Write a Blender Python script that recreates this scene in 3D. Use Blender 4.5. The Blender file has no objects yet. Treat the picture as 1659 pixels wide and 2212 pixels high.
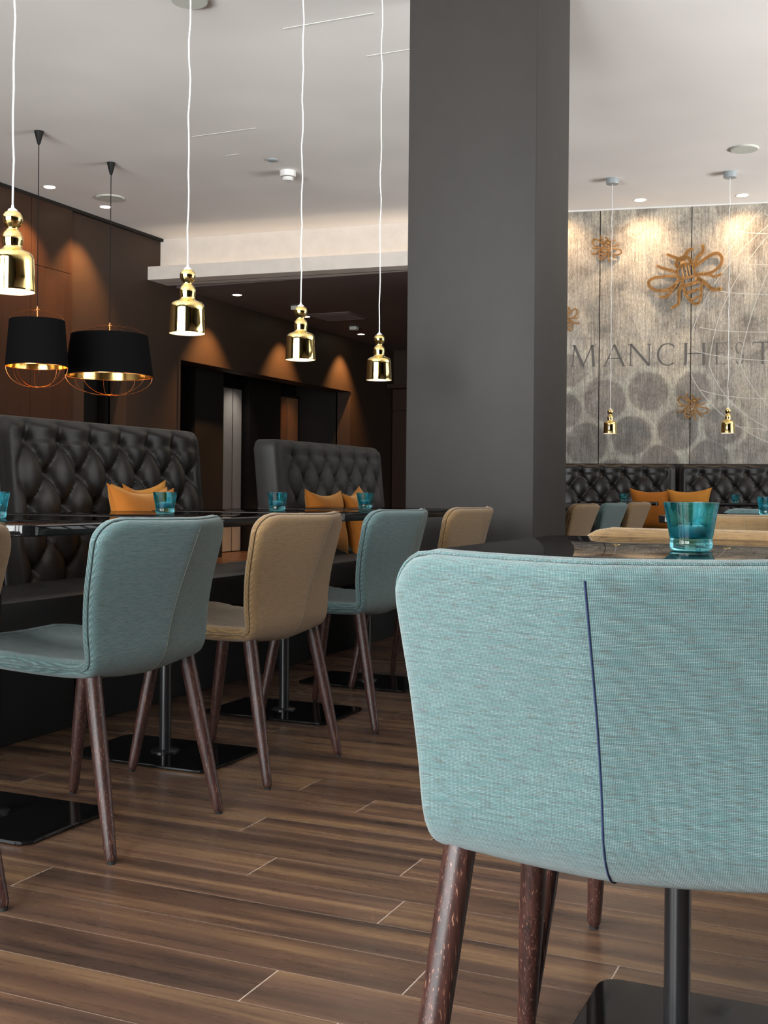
import bpy, bmesh, math, random
from mathutils import Vector, Matrix
PI = math.pi
sc = bpy.context.scene
COL = sc.collection
random.seed(7)

# ------------------------------------------------------------------ materials
def srgb(r, g, b):
    f = lambda c: (c/12.92 if c <= .04045 else ((c+.055)/1.055)**2.4)
    return (f(r/255), f(g/255), f(b/255), 1)

class NT:
    def __init__(s, name):
        s.m = bpy.data.materials.new(name); s.m.use_nodes = True
        s.t = s.m.node_tree; s.n = s.t.nodes; s.l = s.t.links
        s.b = s.n['Principled BSDF']
    def add(s, typ, **kw):
        n = s.n.new(typ)
        for k, v in kw.items():
            if k.startswith('i_'):
                n.inputs[k[2:].replace('_', ' ')].default_value = v
            else: setattr(n, k, v)
        return n
    def math(s, op, a, b=None, c=None, clamp=False):
        n = s.n.new('ShaderNodeMath'); n.operation = op; n.use_clamp = clamp
        for i, v in enumerate((a, b, c)):
            if v is None: continue
            if isinstance(v, (int, float)): n.inputs[i].default_value = v
            else: s.l.new(v, n.inputs[i])
        return n.outputs[0]
    def mix(s, fac, a, b, blend='MIX'):
        n = s.n.new('ShaderNodeMix'); n.data_type = 'RGBA'; n.blend_type = blend
        for i, v in ((0, fac), (6, a), (7, b)):
            if isinstance(v, (int, float)): n.inputs[i].default_value = v
            elif isinstance(v, tuple): n.inputs[i].default_value = v
            else: s.l.new(v, n.inputs[i])
        return n.outputs[2]
    def ramp(s, fac, stops):
        n = s.n.new('ShaderNodeValToRGB')
        e = n.color_ramp.elements
        while len(e) < len(stops): e.new(.5)
        for x, (p, c) in zip(e, stops):
            x.position = p; x.color = c if isinstance(c, tuple) else (c, c, c, 1)
        s.l.new(fac, n.inputs[0]); return n.outputs[0]
    def noise(s, vec, scale, detail=3, rough=.5, dist=0):
        n = s.n.new('ShaderNodeTexNoise')
        n.inputs['Scale'].default_value = scale; n.inputs['Detail'].default_value = detail
        n.inputs['Roughness'].default_value = rough; n.inputs['Distortion'].default_value = dist
        s.l.new(vec, n.inputs['Vector']); return n.outputs['Fac']
    def mapping(s, vec, scale=(1, 1, 1), rot=(0, 0, 0), loc=(0, 0, 0)):
        n = s.n.new('ShaderNodeMapping')
        n.inputs['Scale'].default_value = scale; n.inputs['Rotation'].default_value = rot
        n.inputs['Location'].default_value = loc
        s.l.new(vec, n.inputs['Vector']); return n.outputs[0]
    def coord(s, which='Object'):
        return s.n.new('ShaderNodeTexCoord').outputs[which]
    def sep(s, vec):
        n = s.n.new('ShaderNodeSeparateXYZ'); s.l.new(vec, n.inputs[0]); return n.outputs
    def comb(s, x, y, z):
        n = s.n.new('ShaderNodeCombineXYZ')
        for i, v in enumerate((x, y, z)):
            if isinstance(v, (int, float)): n.inputs[i].default_value = v
            else: s.l.new(v, n.inputs[i])
        return n.outputs[0]
    def bump(s, h, strength=.3, dist=.01):
        n = s.n.new('ShaderNodeBump'); n.inputs['Strength'].default_value = strength
        n.inputs['Distance'].default_value = dist
        s.l.new(h, n.inputs['Height']); s.l.new(n.outputs[0], s.b.inputs['Normal'])
    def set(s, **kw):
        for k, v in kw.items():
            k = k.replace('_', ' ')
            if hasattr(v, 'is_linked'): s.l.new(v, s.b.inputs[k])
            else: s.b.inputs[k].default_value = v
        return s.m

M = {}
def simple(name, col, rough=.5, metal=0, **kw):
    n = NT(name)
    co = n.coord()
    f = n.noise(co, 9, 4)
    c2 = tuple(min(1, c*1.12) for c in col[:3])+(1,)
    c1 = tuple(c*.9 for c in col[:3])+(1,)
    n.l.new(n.mix(f, c1, c2), n.b.inputs['Base Color'])
    kw.setdefault('Specular_IOR_Level', .5 if rough < .45 or metal else .22)
    n.set(Roughness=rough, Metallic=metal, **kw)
    M[name] = n.m; return n

n = simple('ceiling_paint', (.88, .855, .83, 1), .8)
for q_ in n.n:
    if q_.type == 'TEX_NOISE': q_.inputs['Scale'].default_value = 1.2; q_.inputs['Detail'].default_value = 1
simple('white_plastic', (.75, .75, .73, 1), .4)
simple('grey_plastic', (.3, .34, .36, 1), .4)
simple('off_white_disc', (.6, .62, .56, 1), .5)
simple('brown_paint', (.042, .026, .018, 1), .55)
simple('dark_paint', (.012, .010, .009, 1), .6)
simple('soffit_paint', (.16, .125, .115, 1), .7)
simple('fascia_paint', (.72, .66, .6, 1), .75)
simple('column_paint', (.030, .0275, .0252, 1), .55)
simple('black_metal', (.012, .012, .013, 1), .22)
simple('black_matt', (.008, .008, .008, 1), .6)
simple('steel', (.5, .48, .45, 1), .42, .6)
simple('copper', (.85, .33, .12, 1), .25, 1)
simple('dark_copper', (.25, .1, .04, 1), .4, 1)
simple('black_fabric', (.0045, .0045, .005, 1), .9, Specular_IOR_Level=.08)
simple('bee_metal', (.45, .235, .075, 1), .5, .2)
simple('cord_white', (.85, .88, .9, 1), .6)
simple('cord_black', (.006, .006, .006, 1), .6)
simple('navy_thread', (.012, .02, .06, 1), .8)
simple('pale_thread', (.13, .13, .105, 1), .8)
simple('letter_ink', (.12, .115, .11, 1), .8)
simple('web_paint', (.5, .49, .45, 1), .8)
simple('foot_rubber', (.01, .01, .01, 1), .7)
simple('window_frame', (.03, .03, .03, 1), .5)
simple('mirror_gold', (1, .62, .2, 1), .14, 1)
def emis(name, col, st):
    n = NT(name); n.set(Base_Color=(0, 0, 0, 1), Emission_Color=col, Emission_Strength=st); M[name] = n.m
emis('lamp_glow', (1, .82, .55, 1), 22)
emis('bulb_glow', (1, .8, .5, 1), 14)
emis('drum_bulb_glow', (1, .66, .3, 1), 14)
emis('strip_glow', (1, .8, .58, 1), 5)

n = simple('brass', (1, .7, .2, 1), .05, 1)
n.set(Base_Color=(1, .72, .24, 1))
for l in list(n.b.inputs['Base Color'].links): n.l.remove(l)
n.b.inputs['Base Color'].default_value = (1, .77, .31, 1)
n = NT('shade_lining'); n.set(Base_Color=(.9, .8, .7, 1), Roughness=.35, Metallic=.5); M['shade_lining'] = n.m

# black back painted glass of the table tops, and lacquered foot plates
def smoked(name, gcol, rough):
    n = NT(name); n.set(Base_Color=(.006, .0058, .006, 1), Roughness=.4, Specular_IOR_Level=0.0)
    g = n.add('ShaderNodeBsdfGlossy'); g.inputs['Color'].default_value = gcol; g.inputs['Roughness'].default_value = rough
    f = n.add('ShaderNodeFresnel'); f.inputs['IOR'].default_value = 1.55
    m = n.add('ShaderNodeMixShader'); n.l.new(f.outputs[0], m.inputs[0]); n.l.new(n.b.outputs[0], m.inputs[1]); n.l.new(g.outputs[0], m.inputs[2])
    n.l.new(m.outputs[0], n.n['Material Output'].inputs['Surface']); M[name] = n.m
smoked('table_glass', (.58, .57, .56, 1), .025)
smoked('base_lacquer', (.5, .5, .5, 1), .05)

# leather
def leather(name, col, rough):
    n = NT(name); co = n.coord()
    v = n.add('ShaderNodeTexVoronoi', i_Scale=420.0); n.l.new(co, v.inputs['Vector'])
    big = n.noise(co, 14, 4)
    n.l.new(n.mix(big, tuple(c*.8 for c in col[:3])+(1,), tuple(c*1.25 for c in col[:3])+(1,)), n.b.inputs['Base Color'])
    n.l.new(n.math('ADD', n.math('MULTIPLY', big, .15), rough-.07), n.b.inputs['Roughness'])
    n.set(Specular_IOR_Level=.32)
    n.bump(n.math('ADD', v.outputs['Distance'], n.math('MULTIPLY', big, 3)), .12, .001)
    M[name] = n.m
leather('leather', (.0075, .0065, .006, 1), .36)
leather('charcoal_leather', (.015, .014, .0133, 1), .6)

# velvet of the cushions
for nm, c in (('orange_velvet', (.27, .088, .009, 1)), ('amber_velvet', (.36, .15, .022, 1))):
    n = simple(nm, c, .85); n.set(Sheen_Weight=.35, Sheen_Roughness=.4, Sheen_Tint=(1, .7, .3, 1))
    n.bump(n.noise(n.coord(), 40, 4), .25, .004)

# woven upholstery: two thread colours in a basket weave that follows the cloth
def fabric(name, hi, mid, lo, fleck):
    n = NT(name); uv = n.coord('UV')
    x, y, _ = n.sep(uv)
    k = 2*PI/.0034
    w = n.math('MULTIPLY', n.math('SINE', n.math('MULTIPLY', n.math('ADD', x, y), k)),
               n.math('SINE', n.math('MULTIPLY', n.math('SUBTRACT', x, y), k)))
    w = n.math('ADD', n.math('MULTIPLY', w, .5), .5)
    st = n.noise(n.mapping(uv, (22, 330, 1)), 1, 3, .65)        # slubs running along the weft
    sb = n.noise(n.mapping(uv, (48, 330, 1)), 1, 4, .7)
    wc = n.ramp(w, [(.25, 0), (.8, 1)])
    c = n.mix(wc, lo, hi)
    c = n.mix(n.ramp(st, [(.38, .0), (.62, .75)]), c, mid)
    c = n.mix(n.ramp(sb, [(.5, 0), (.66, .62)]), c, fleck)
    n.l.new(c, n.b.inputs['Base Color'])
    n.set(Roughness=.86, Sheen_Weight=.25, Sheen_Roughness=.5)
    n.bump(n.math('ADD', w, st), .55, .0012)
    M[name] = n.m
fabric('teal_weave', (.158, .255, .255, 1), (.034, .092, .095, 1), (.012, .026, .028, 1), (.040, .033, .028, 1))
fabric('tan_weave', (.37, .235, .095, 1), (.17, .098, .036, 1), (.06, .033, .01, 1), (.10, .056, .024, 1))

# fumed oak legs
n = NT('leg_wood'); co = n.coord()
g = n.noise(n.mapping(co, (110, 110, 9)), 1, 4, .6, .4)
g2 = n.noise(n.mapping(co, (620, 620, 30)), 1, 2, .6)
c = n.mix(n.ramp(g, [(.35, 0), (.7, 1)]), (.016, .0075, .0065, 1), (.055, .021, .016, 1))
c = n.mix(n.ramp(g2, [(.62, 0), (.7, 1)]), c, (.26, .13, .085, 1))
n.l.new(c, n.b.inputs['Base Color']); n.set(Roughness=.38, Specular_IOR_Level=.4); n.bump(g2, .15, .001); M['leg_wood'] = n.m

# veneer panels
n = NT('veneer'); co = n.coord()
g = n.noise(n.mapping(co, (2, 30, 1.5)), 1.4, 5, .6, .5)
c = n.mix(g, (.02, .009, .005, 1), (.05, .022, .011, 1))
n.l.new(c, n.b.inputs['Base Color']); n.set(Roughness=.5, Specular_IOR_Level=.25); M['veneer'] = n.m

# floor: long wood tiles laid across the room, thin pale joints
PW, PL, OFF = .1318, 1.22, .0145
n = NT('floor_tiles'); co = n.coord(); x, y, z = n.sep(co)
ry = n.math('DIVIDE', n.math('SUBTRACT', y, OFF), PW)
row = n.math('FLOOR', ry)
wn = n.add('ShaderNodeTexWhiteNoise', noise_dimensions='1D'); n.l.new(row, wn.inputs['W'])
rx = n.math('ADD', n.math('DIVIDE', x, PL), n.math('MULTIPLY', wn.outputs['Value'], 7.0))
colm = n.math('FLOOR', rx)
fy = n.math('FRACT', ry); fx = n.math('FRACT', rx)
wn2 = n.add('ShaderNodeTexWhiteNoise', noise_dimensions='2D')
n.l.new(n.comb(row, colm, 0), wn2.inputs['Vector'])
rnd = wn2.outputs['Value']
off = n.comb(n.math('MULTIPLY', rnd, 31), n.math('MULTIPLY', rnd, 57), rnd)
vadd = n.add('ShaderNodeVectorMath', operation='ADD'); n.l.new(co, vadd.inputs[0]); n.l.new(off, vadd.inputs[1])
s1 = n.noise(n.mapping(vadd.outputs[0], (.75, 15, 1)), 1, 4, .55, .3)
s2 = n.noise(n.mapping(vadd.outputs[0], (5, 120, 1)), 1, 3, .6)
s3 = n.noise(n.mapping(vadd.outputs[0], (.9, 7, 1)), 1, 2, .5)
base = n.ramp(s1, [(.33, (.024, .016, .013, 1)), (.43, (.085, .045, .029, 1)), (.52, (.16, .085, .047, 1)), (.60, (.30, .175, .085, 1)), (.70, (.13, .068, .040, 1))])
base = n.mix(n.math('MULTIPLY', n.ramp(s3, [(.35, 0), (.65, 1)]), .35), base, (.15, .088, .066, 1))
base = n.mix(.22, base, n.ramp(s2, [(.3, (.07, .045, .035, 1)), (.7, (.2, .12, .08, 1))]))
bright = n.math('ADD', n.math('MULTIPLY', rnd, .22), .50)
base = n.mix(1.0, base, n.comb(bright, bright, bright), 'MULTIPLY')
dy = n.math('MULTIPLY', n.math('MINIMUM', fy, n.math('SUBTRACT', 1, fy)), PW)
dx = n.math('MULTIPLY', n.math('MINIMUM', fx, n.math('SUBTRACT', 1, fx)), PL)
jy = n.math('LESS_THAN', dy, .0007); jx = n.math('LESS_THAN', dx, .0012)
jj = n.math('MAXIMUM', n.math('MULTIPLY', jy, .55), jx)
c = n.mix(jj, base, (.34, .27, .22, 1))
n.l.new(c, n.b.inputs['Base Color'])
n.l.new(n.math('ADD', n.math('MULTIPLY', s2, .18), .2), n.b.inputs['Roughness'])
n.set(Specular_IOR_Level=.4)
n.bump(n.math('ADD', n.math('MULTIPLY', s2, .4), n.math('MULTIPLY', jj, -2)), .12, .001)
M['floor_tiles'] = n.m

# printed mural: weathered surface, honeycomb cells (object space: x along wall, z up)
n = NT('mural_print'); co = n.coord(); x, y, z = n.sep(co)
a = n.noise(co, 1.9, 7, .66, .5); b = n.noise(n.mapping(co, (62, 1, 4)), 1, 5, .75)
d = n.noise(n.mapping(co, (150, 1, 34)), 1, 3, .75); e = n.noise(co, 5, 6, .65, .3)
c = n.ramp(a, [(.3, (.16, .15, .135, 1)), (.45, (.33, .30, .255, 1)), (.58, (.45, .41, .345, 1)), (.7, (.27, .29, .265, 1))])
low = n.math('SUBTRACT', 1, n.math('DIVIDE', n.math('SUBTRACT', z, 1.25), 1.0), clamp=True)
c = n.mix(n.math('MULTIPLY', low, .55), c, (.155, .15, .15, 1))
cells = [(.377, 1.65, .19), (.762, 1.73, .178), (.013, 1.56, .16), (.22, 1.26, .188), (.62, 1.33, .178), (.87, 1.075, .17), (1.03, 1.38, .18), (.45, .97, .14), (1.30, 1.12, .17), (1.16, 1.75, .15), (1.42, 1.42, .17), (.06, 1.93, .15)]
cm = None; rim = None
for (cx, cz, r) in cells:
    dd = n.math('SQRT', n.math('ADD', n.math('POWER', n.math('SUBTRACT', x, cx), 2), n.math('POWER', n.math('SUBTRACT', z, cz), 2)))
    ins = n.math('MULTIPLY', n.math('SUBTRACT', n.math('ADD', r, n.math('MULTIPLY', e, .02)), dd), 40, clamp=True)
    ri = n.math('SUBTRACT', 1, n.math('MULTIPLY', n.math('ABSOLUTE', n.math('SUBTRACT', dd, r+.035)), 26), clamp=True)
    cm = ins if cm is None else n.math('MAXIMUM', cm, ins)
    rim = ri if rim is None else n.math('MAXIMUM', rim, ri)
c = n.mix(n.math('MULTIPLY', n.math('MULTIPLY', rim, n.math('SUBTRACT', 1, cm)), n.math('MULTIPLY', e, .9)), c, (.47, .47, .40, 1))
c = n.mix(n.math('MULTIPLY', n.math('MULTIPLY', cm, .95), e), c, (.095, .085, .085, 1))
c = n.mix(1.0, c, n.ramp(b, [(.3, .5), (.5, 1.), (.72, 1.5)]), 'MULTIPLY')
c = n.mix(1.0, c, n.ramp(d, [(.3, .5), (.5, 1.), (.72, 1.5)]), 'MULTIPLY')
c = n.mix(n.ramp(e, [(.55, 0), (.75, .35)]), c, (.2, .235, .215, 1))
lf = n.noise(n.mapping(co, (1, 1, .8), (0, .7, 0)), 2.6, 5, .6, .8)
c = n.mix(1.0, c, n.ramp(lf, [(.34, (.6, .58, .57, 1)), (.5, (1, 1, 1, 1)), (.66, (1.2, 1.16, 1.08, 1))]), 'MULTIPLY')
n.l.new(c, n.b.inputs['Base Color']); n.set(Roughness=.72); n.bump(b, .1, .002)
M['mural_print'] = n.m

# coloured glass
n = NT('teal_glass'); n.set(Base_Color=(.36, .84, .92, 1), Roughness=.01, IOR=1.45, Transmission_Weight=1.0)
tr_ = n.add('ShaderNodeBsdfTransparent'); tr_.inputs[0].default_value = (.22, .80, .90, 1)
mx = n.add('ShaderNodeMixShader'); mx.inputs[0].default_value = .75
n.l.new(tr_.outputs[0], mx.inputs[1]); n.l.new(n.b.outputs[0], mx.inputs[2])
n.l.new(mx.outputs[0], n.n['Material Output'].inputs['Surface'])
M['teal_glass'] = n.m
n = NT('wax'); n.set(Base_Color=(.8, .9, .95, 1), Roughness=.5, Subsurface_Weight=.2); M['wax'] = n.m

# ------------------------------------------------------------------ mesh helpers
class MB:
    def __init__(s): s.v = []; s.f = []; s.uv = None
    def add(s, vs, fs, uvs=None):
        o = len(s.v); s.v += [tuple(v) for v in vs]; s.f += [tuple(i+o for i in f) for f in fs]
        if uvs is not None:
            if s.uv is None: s.uv = [(0, 0)]*o
            s.uv += uvs
        elif s.uv is not None: s.uv += [(0, 0)]*len(vs)
        return s
    def box(s, x0, x1, y0, y1, z0, z1, b=0.0, rot=None):
        bm = bmesh.new()
        bmesh.ops.create_cube(bm, size=1)
        bmesh.ops.scale(bm, vec=(abs(x1-x0), abs(y1-y0), abs(z1-z0)), verts=bm.verts)
        if b > 0:
            bmesh.ops.bevel(bm, geom=list(bm.edges), offset=b, segments=3, profile=.5, affect='EDGES')
        if rot: bmesh.ops.rotate(bm, cent=(0, 0, 0), matrix=Matrix.Rotation(rot, 3, 'Z'), verts=bm.verts)
        bmesh.ops.translate(bm, vec=((x0+x1)/2, (y0+y1)/2, (z0+z1)/2), verts=bm.verts)
        bm.verts.ensure_lookup_table()
        s.add([v.co.copy() for v in bm.verts], [[v.index for v in f.verts] for f in bm.faces]); bm.free(); return s
    def lathe(s, prof, n=32, c=(0, 0, 0), close=True):
        vs = []; fs = []; m = len(prof)
        for i in range(n):
            a = 2*PI*i/n
            for r, z in prof: vs.append((c[0]+r*math.cos(a), c[1]+r*math.sin(a), c[2]+z))
        for i in range(n):
            j = (i+1) % n
            for k in range(m-1): fs.append((i*m+k, j*m+k, j*m+k+1, i*m+k+1))
        if close:
            if prof[0][0] > 1e-6: fs.append(tuple(i*m for i in range(n))[::-1])
            if prof[-1][0] > 1e-6: fs.append(tuple(i*m+m-1 for i in range(n)))
        return s.add(vs, fs)
    def tube(s, pts, r, n=8, closed=False, caps=True):
        pts = [Vector(p) for p in pts]; m = len(pts)
        rr = r if isinstance(r, (list, tuple)) else [r]*m
        vs = []; fs = []; up = Vector((.13, .27, .95)).normalized(); prev = None
        for i, p in enumerate(pts):
            if closed: t = (pts[(i+1) % m]-pts[i-1])
            else: t = (pts[min(i+1, m-1)]-pts[max(i-1, 0)])
            t.normalize()
            if prev is None:
                a = t.cross(up)
                if a.length < .1: a = t.cross(Vector((1, 0, 0)))
            else: a = prev - t*prev.dot(t)
            a.normalize(); prev = a; b = t.cross(a)
            for k in range(n):
                w = 2*PI*k/n; vs.append(p+(a*math.cos(w)+b*math.sin(w))*rr[i])
        for i in range(m if closed else m-1):
            j = (i+1) % m
            for k in range(n):
                k2 = (k+1) % n; fs.append((i*n+k, i*n+k2, j*n+k2, j*n+k))
        if caps and not closed:
            fs.append(tuple(range(n))[::-1]); fs.append(tuple((m-1)*n+k for k in range(n)))
        return s.add(vs, fs)
    def rslab(s, w, d, r, layers, c=(0, 0), seg=8):
        """rounded rectangle slab: layers of (z, inset)"""
        vs = []; fs = []; N = 0
        for z, ins in layers:
            W, D, Rr = w/2-ins, d/2-ins, max(r-ins, .002); ring = []
            for q, (sx, sy) in enumerate(((1, 1), (-1, 1), (-1, -1), (1, -1))):
                for k in range(seg+1):
                    a = PI/2*(q+k/seg)
                    ring.append((c[0]+sx*(W-Rr)+Rr*math.cos(a), c[1]+sy*(D-Rr)+Rr*math.sin(a), z))
            N = len(ring); vs += ring
        for i in range(len(layers)-1):
            for k in range(N):
                k2 = (k+1) % N; fs.append((i*N+k, i*N+k2, (i+1)*N+k2, (i+1)*N+k))
        fs.append(tuple(range(N))[::-1]); fs.append(tuple((len(layers)-1)*N+k for k in range(N)))
        return s.add(vs, fs)
    def build(s, name, mat, parent=None, loc=(0, 0, 0), rot=0, smooth=35):
        me = bpy.data.meshes.new(name); me.from_pydata(s.v, [], s.f); me.update()
        bm = bmesh.new(); bm.from_mesh(me); bmesh.ops.recalc_face_normals(bm, faces=bm.faces); bm.to_mesh(me); bm.free()
        if s.uv is not None:
            ul = me.uv_layers.new(name='UVMap')
            for lp in me.loops: ul.data[lp.index].uv = s.uv[lp.vertex_index]
        me.materials.append(M[mat] if isinstance(mat, str) else mat)
        if smooth:
            me.polygons.foreach_set('use_smooth', [True]*len(me.polygons))
            me.set_sharp_from_angle(angle=math.radians(smooth))
        o = bpy.data.objects.new(name, me); COL.objects.link(o)
        o.location = loc; o.rotation_euler = (0, 0, rot)
        if parent: o.parent = parent
        return o

def tag(o, label, cat, group=None):
    o['label'] = label; o['category'] = cat
    if group: o['group'] = group
    return o
def thing(name, label, cat, loc=(0, 0, 0), rot=0, group=None):
    o = bpy.data.objects.new(name, None); COL.objects.link(o); o.empty_display_size = .1
    o.location = loc; o.rotation_euler = (0, 0, rot)
    return tag(o, label, cat, group)
def struct(name, mb, mat, **kw):
    o = mb.build(name, mat, **kw); o['kind'] = 'structure'; return o
def dup(root, loc, rot, label, group=None):
    r = root.copy(); COL.objects.link(r); r.location = loc; r.rotation_euler = (0, 0, rot)
    r['label'] = label
    if group: r['group'] = group
    for ch in list(root.children):
        c = ch.copy(); COL.objects.link(c); c.parent = r
        for g in list(ch.children):
            d = g.copy(); COL.objects.link(d); d.parent = c
    return r

# ------------------------------------------------------------------ room shell
# world axes: +Y runs along the seating rows, +X towards the windows, origin below the camera
HC, LX, SZ = 3.40, -7.0, 2.94
MUR_A = math.radians(10.6)                       # the mural wall stands slightly askew
MUR_O = Vector((-2.805, 10.44, 0))               # left visible end of the mural
def mur(s, off=0, z=0):                          # point on the mural wall; off towards the room
    c, q = math.cos(MUR_A), math.sin(MUR_A)
    return Vector((MUR_O.x+s*c+off*q, MUR_O.y+s*q-off*c, z))

struct('floor', MB().box(-9.2, 6.2, -3.4, 17.2, -.12, 0), 'floor_tiles', smooth=0)
struct('ceiling', MB().box(-9.2, 6.2, -3.4, 12.2, HC, HC+.15), 'ceiling_paint', smooth=0)
struct('trim_1', MB().box(-9.2, -2.95, 10.36, 17.2, SZ, HC-.002), 'soffit_paint', smooth=0)          # lowered ceiling past the bulkhead
# left wall, with a niche and the lift lobby opening
w = MB()
w.box(LX-.22, LX, -3.4, 8.84, 0, HC); w.box(LX-.22, LX, 8.84, 9.50, 2.1, HC); w.box(LX-.22, LX, 9.50, 10.43, 0, HC)
w.box(LX-.22, LX, 10.43, 14.67, 2.2, HC); w.box(LX-.22, LX, 14.67, 16.2, 0, HC)
struct('wall_left', w, 'brown_paint', smooth=0)
struct('wall_left_niche', MB().box(-7.45, -7.36, 8.7, 9.7, 0, 2.3).box(-7.4, -7.2, 8.74, 8.84, 0, 2.2).box(-7.4, -7.2, 9.5, 9.6, 0, 2.2).box(-7.4, -7.2, 8.7, 9.7, 2.1, 2.2), 'dark_paint', smooth=0)
lob = MB().box(-8.0, -7.86, 10.3, 14.8, 0, 2.5).box(-7.9, -7.2, 10.33, 10.43, 0, 2.4).box(-7.9, -7.2, 14.67, 14.77, 0, 2.4).box(-7.9, -7.2, 10.33, 14.77, 2.32, 2.44)
lob.box(-7.88, -7.3, 11.2, 11.80, 0, 2.32).box(-7.88, -7.7, 13.10, 13.93, 0, 2.32)
struct('wall_lobby', lob, 'dark_paint', smooth=0)
struct('trim_2', MB().box(-7.02, -6.985, 10.40, 10.43, 0, 2.2, .004).box(-7.24, -6.985, 10.43, 14.67, 2.185, 2.2), 'brown_paint', smooth=0)
simple('pale_steel', (.42, .4, .37, 1), .45)
simple('bronze_steel', (.3, .15, .075, 1), .4)
def lift_door(name, y0, y1, label):
    t = bpy.data.objects.new(name, None); COL.objects.link(t); t['kind'] = 'structure'; t.location = (-7.82, (y0+y1)/2, 0)
    h = (y1-y0)/2
    MB().box(-.02, .02, -h, -.012, .01, 2.1, .003).build('door_leaf', label, t)
    MB().box(-.02, .02, .012, h, .01, 2.1, .003).build('door_leaf', label, t)
    MB().box(-.03, .03, -h-.03, h+.03, 2.1, 2.14, .003).build('door_head', 'black_metal', t)
    return t
lift_door('door_1', 12.62, 13.06, 'pale_steel')
lift_door('door_2', 13.98, 14.62, 'bronze_steel')
pl = MB().box(-.006, .006, -.035, .035, -.14, .14, .004).build('call_plate', 'steel', loc=(-7.83, 13.16, 1.13))
tag(pl, 'small steel lift call plate beside the pale lift doors', 'call button')
MB().lathe([(.018, 0), (.018, .006), (.012, .009)], 16).build('button', 'white_plastic', pl, loc=(.006, 0, -.03)).rotation_euler = (0, PI/2, 0)

# end wall of the far area
struct('wall_far', MB().box(-9.2, 6.2, 16.2, 16.4, 0, HC), 'brown_paint', smooth=0)
struct('trim_3', MB().box(-6.98, -3.6, 16.12, 16.2, 0, 2.0).box(-6.98, -3.6, 16.12, 16.2, 2.02, 2.34).box(-6.98, -3.6, 15.9, 16.2, 2.34, 2.40), 'veneer', smooth=0)
# cladding of dark veneer on the near part of the left wall
cl = MB()
ys = [5.0, 6.2, 7.25, 8.062, 8.62]
for i in range(4):
    for z0, z1 in ((0, 1.36), (1.365, 2.78), (2.785, HC)):
        cl.box(LX, LX+.03, ys[i]+.003, ys[i+1]-.003, z0, z1)
struct('trim_4', cl, 'veneer', smooth=0)
struct('trim_5', MB().box(LX-.01, LX+.035, -3.4, 10.2, HC-.03, HC-.001), 'dark_paint', smooth=0)

# bulkhead with a light trough
def askew_box(mb, x0, y0a, x1, y1a, t, z0, z1):
    """box between (x0,y0a)-(x1,y1a) front line, thickness t towards +Y"""
    vs = [(x0, y0a, z0), (x1, y1a, z0), (x1, y1a+t, z0), (x0, y0a+t, z0)]
    vs += [(a, b, z1) for a, b, _ in vs]
    mb.add(vs, [(0, 3, 2, 1), (4, 5, 6, 7), (0, 1, 5, 4), (1, 2, 6, 5), (2, 3, 7, 6), (3, 0, 4, 7)])
    return mb
FX0, FX1 = -7.0, -3.0
f = MB(); askew_box(f, FX0, 10.06, FX1, 10.40, .14, SZ, HC-.001)
struct('trim_6', f, 'fascia_paint', smooth=0)
f = MB(); askew_box(f, FX0, 9.84, FX1, 10.20, .03, SZ, 3.075); askew_box(f, FX0, 9.87, FX1, 10.23, .20, SZ, SZ+.02)
struct('trim_7', f, 'fascia_paint', smooth=0)
f = MB(); askew_box(f, FX0+.03, 9.98, FX1-.02, 10.33, .03, SZ+.022, SZ+.034)
led = f.build('light_strip', 'strip_glow'); tag(led, 'warm light strip hidden in the white bulkhead trough', 'light strip')

# mural wall behind, askew
wb = MB()
p0, p1 = mur(-.25, 0), mur(8.9, 0); q0, q1 = mur(-.25, -.2), mur(8.9, -.2)
wb.add([(p.x, p.y, z) for z in (0, HC) for p in (p0, p1, q1, q0)], [(3, 2, 1, 0), (4, 5, 6, 7), (0, 1, 5, 4), (1, 2, 6, 5), (2, 3, 7, 6), (3, 0, 4, 7)])
struct('wall_back', wb, 'column_paint', smooth=0)
# column
struct('wall_column', MB().box(-2.137, -1.505, 5.10, 5.67, 0, HC, .004), 'column_paint', smooth=30)

# windows: right wall and behind the camera
def window_wall(prefix, axis, pos, a0, a1, nwin, n0):
    """wall along 'axis' with nwin openings; returns nothing"""
    w = MB(); t = .25
    z0, z1 = .10, 3.10
    L = (a1-a0)/nwin; g = .28
    def bx(u0, u1, zz0, zz1):
        if axis == 'x': w.box(u0, u1, pos-t/2, pos+t/2, zz0, zz1)
        else: w.box(pos-t/2, pos+t/2, u0, u1, zz0, zz1)
    bx(a0, a1, 0, z0); bx(a0, a1, z1, HC)
    for i in range(nwin+1):
        u = a0+i*L; bx(max(a0, u-g/2), min(a1, u+g/2), z0, z1)
    struct(prefix, w, 'column_paint', smooth=0)
    for i in range(nwin):
        u0, u1 = a0+i*L+g/2, a0+(i+1)*L-g/2
        f = MB()
        for q in range(4):
            uu = u0+(u1-u0)*q/3
            if axis == 'x': f.box(uu-.03, uu+.03, pos-.04, pos+.04, z0, z1)
            else: f.box(pos-.04, pos+.04, uu-.03, uu+.03, z0, z1)
        for zz in (z0+.03, 2.3, z1-.03):
            if axis == 'x': f.box(u0, u1, pos-.035, pos+.035, zz-.03, zz+.03)
            else: f.box(pos-.035, pos+.035, u0, u1, zz-.03, zz+.03)
        struct('window_%d' % (n0+i), f, 'window_frame', smooth=0)
window_wall('wall_front', 'x', -1.7, -5.4, -.2, 3, 1)
struct('wall_front_near', MB().box(-7.2, -5.4, -1.82, -1.58, 0, HC).box(-.2, 6.1, -1.82, -1.58, 0, HC), 'column_paint', smooth=0)
struct('wall_right_near', MB().box(5.88, 6.12, -3.3, 5.0, 0, HC), 'column_paint', smooth=0)
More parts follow.
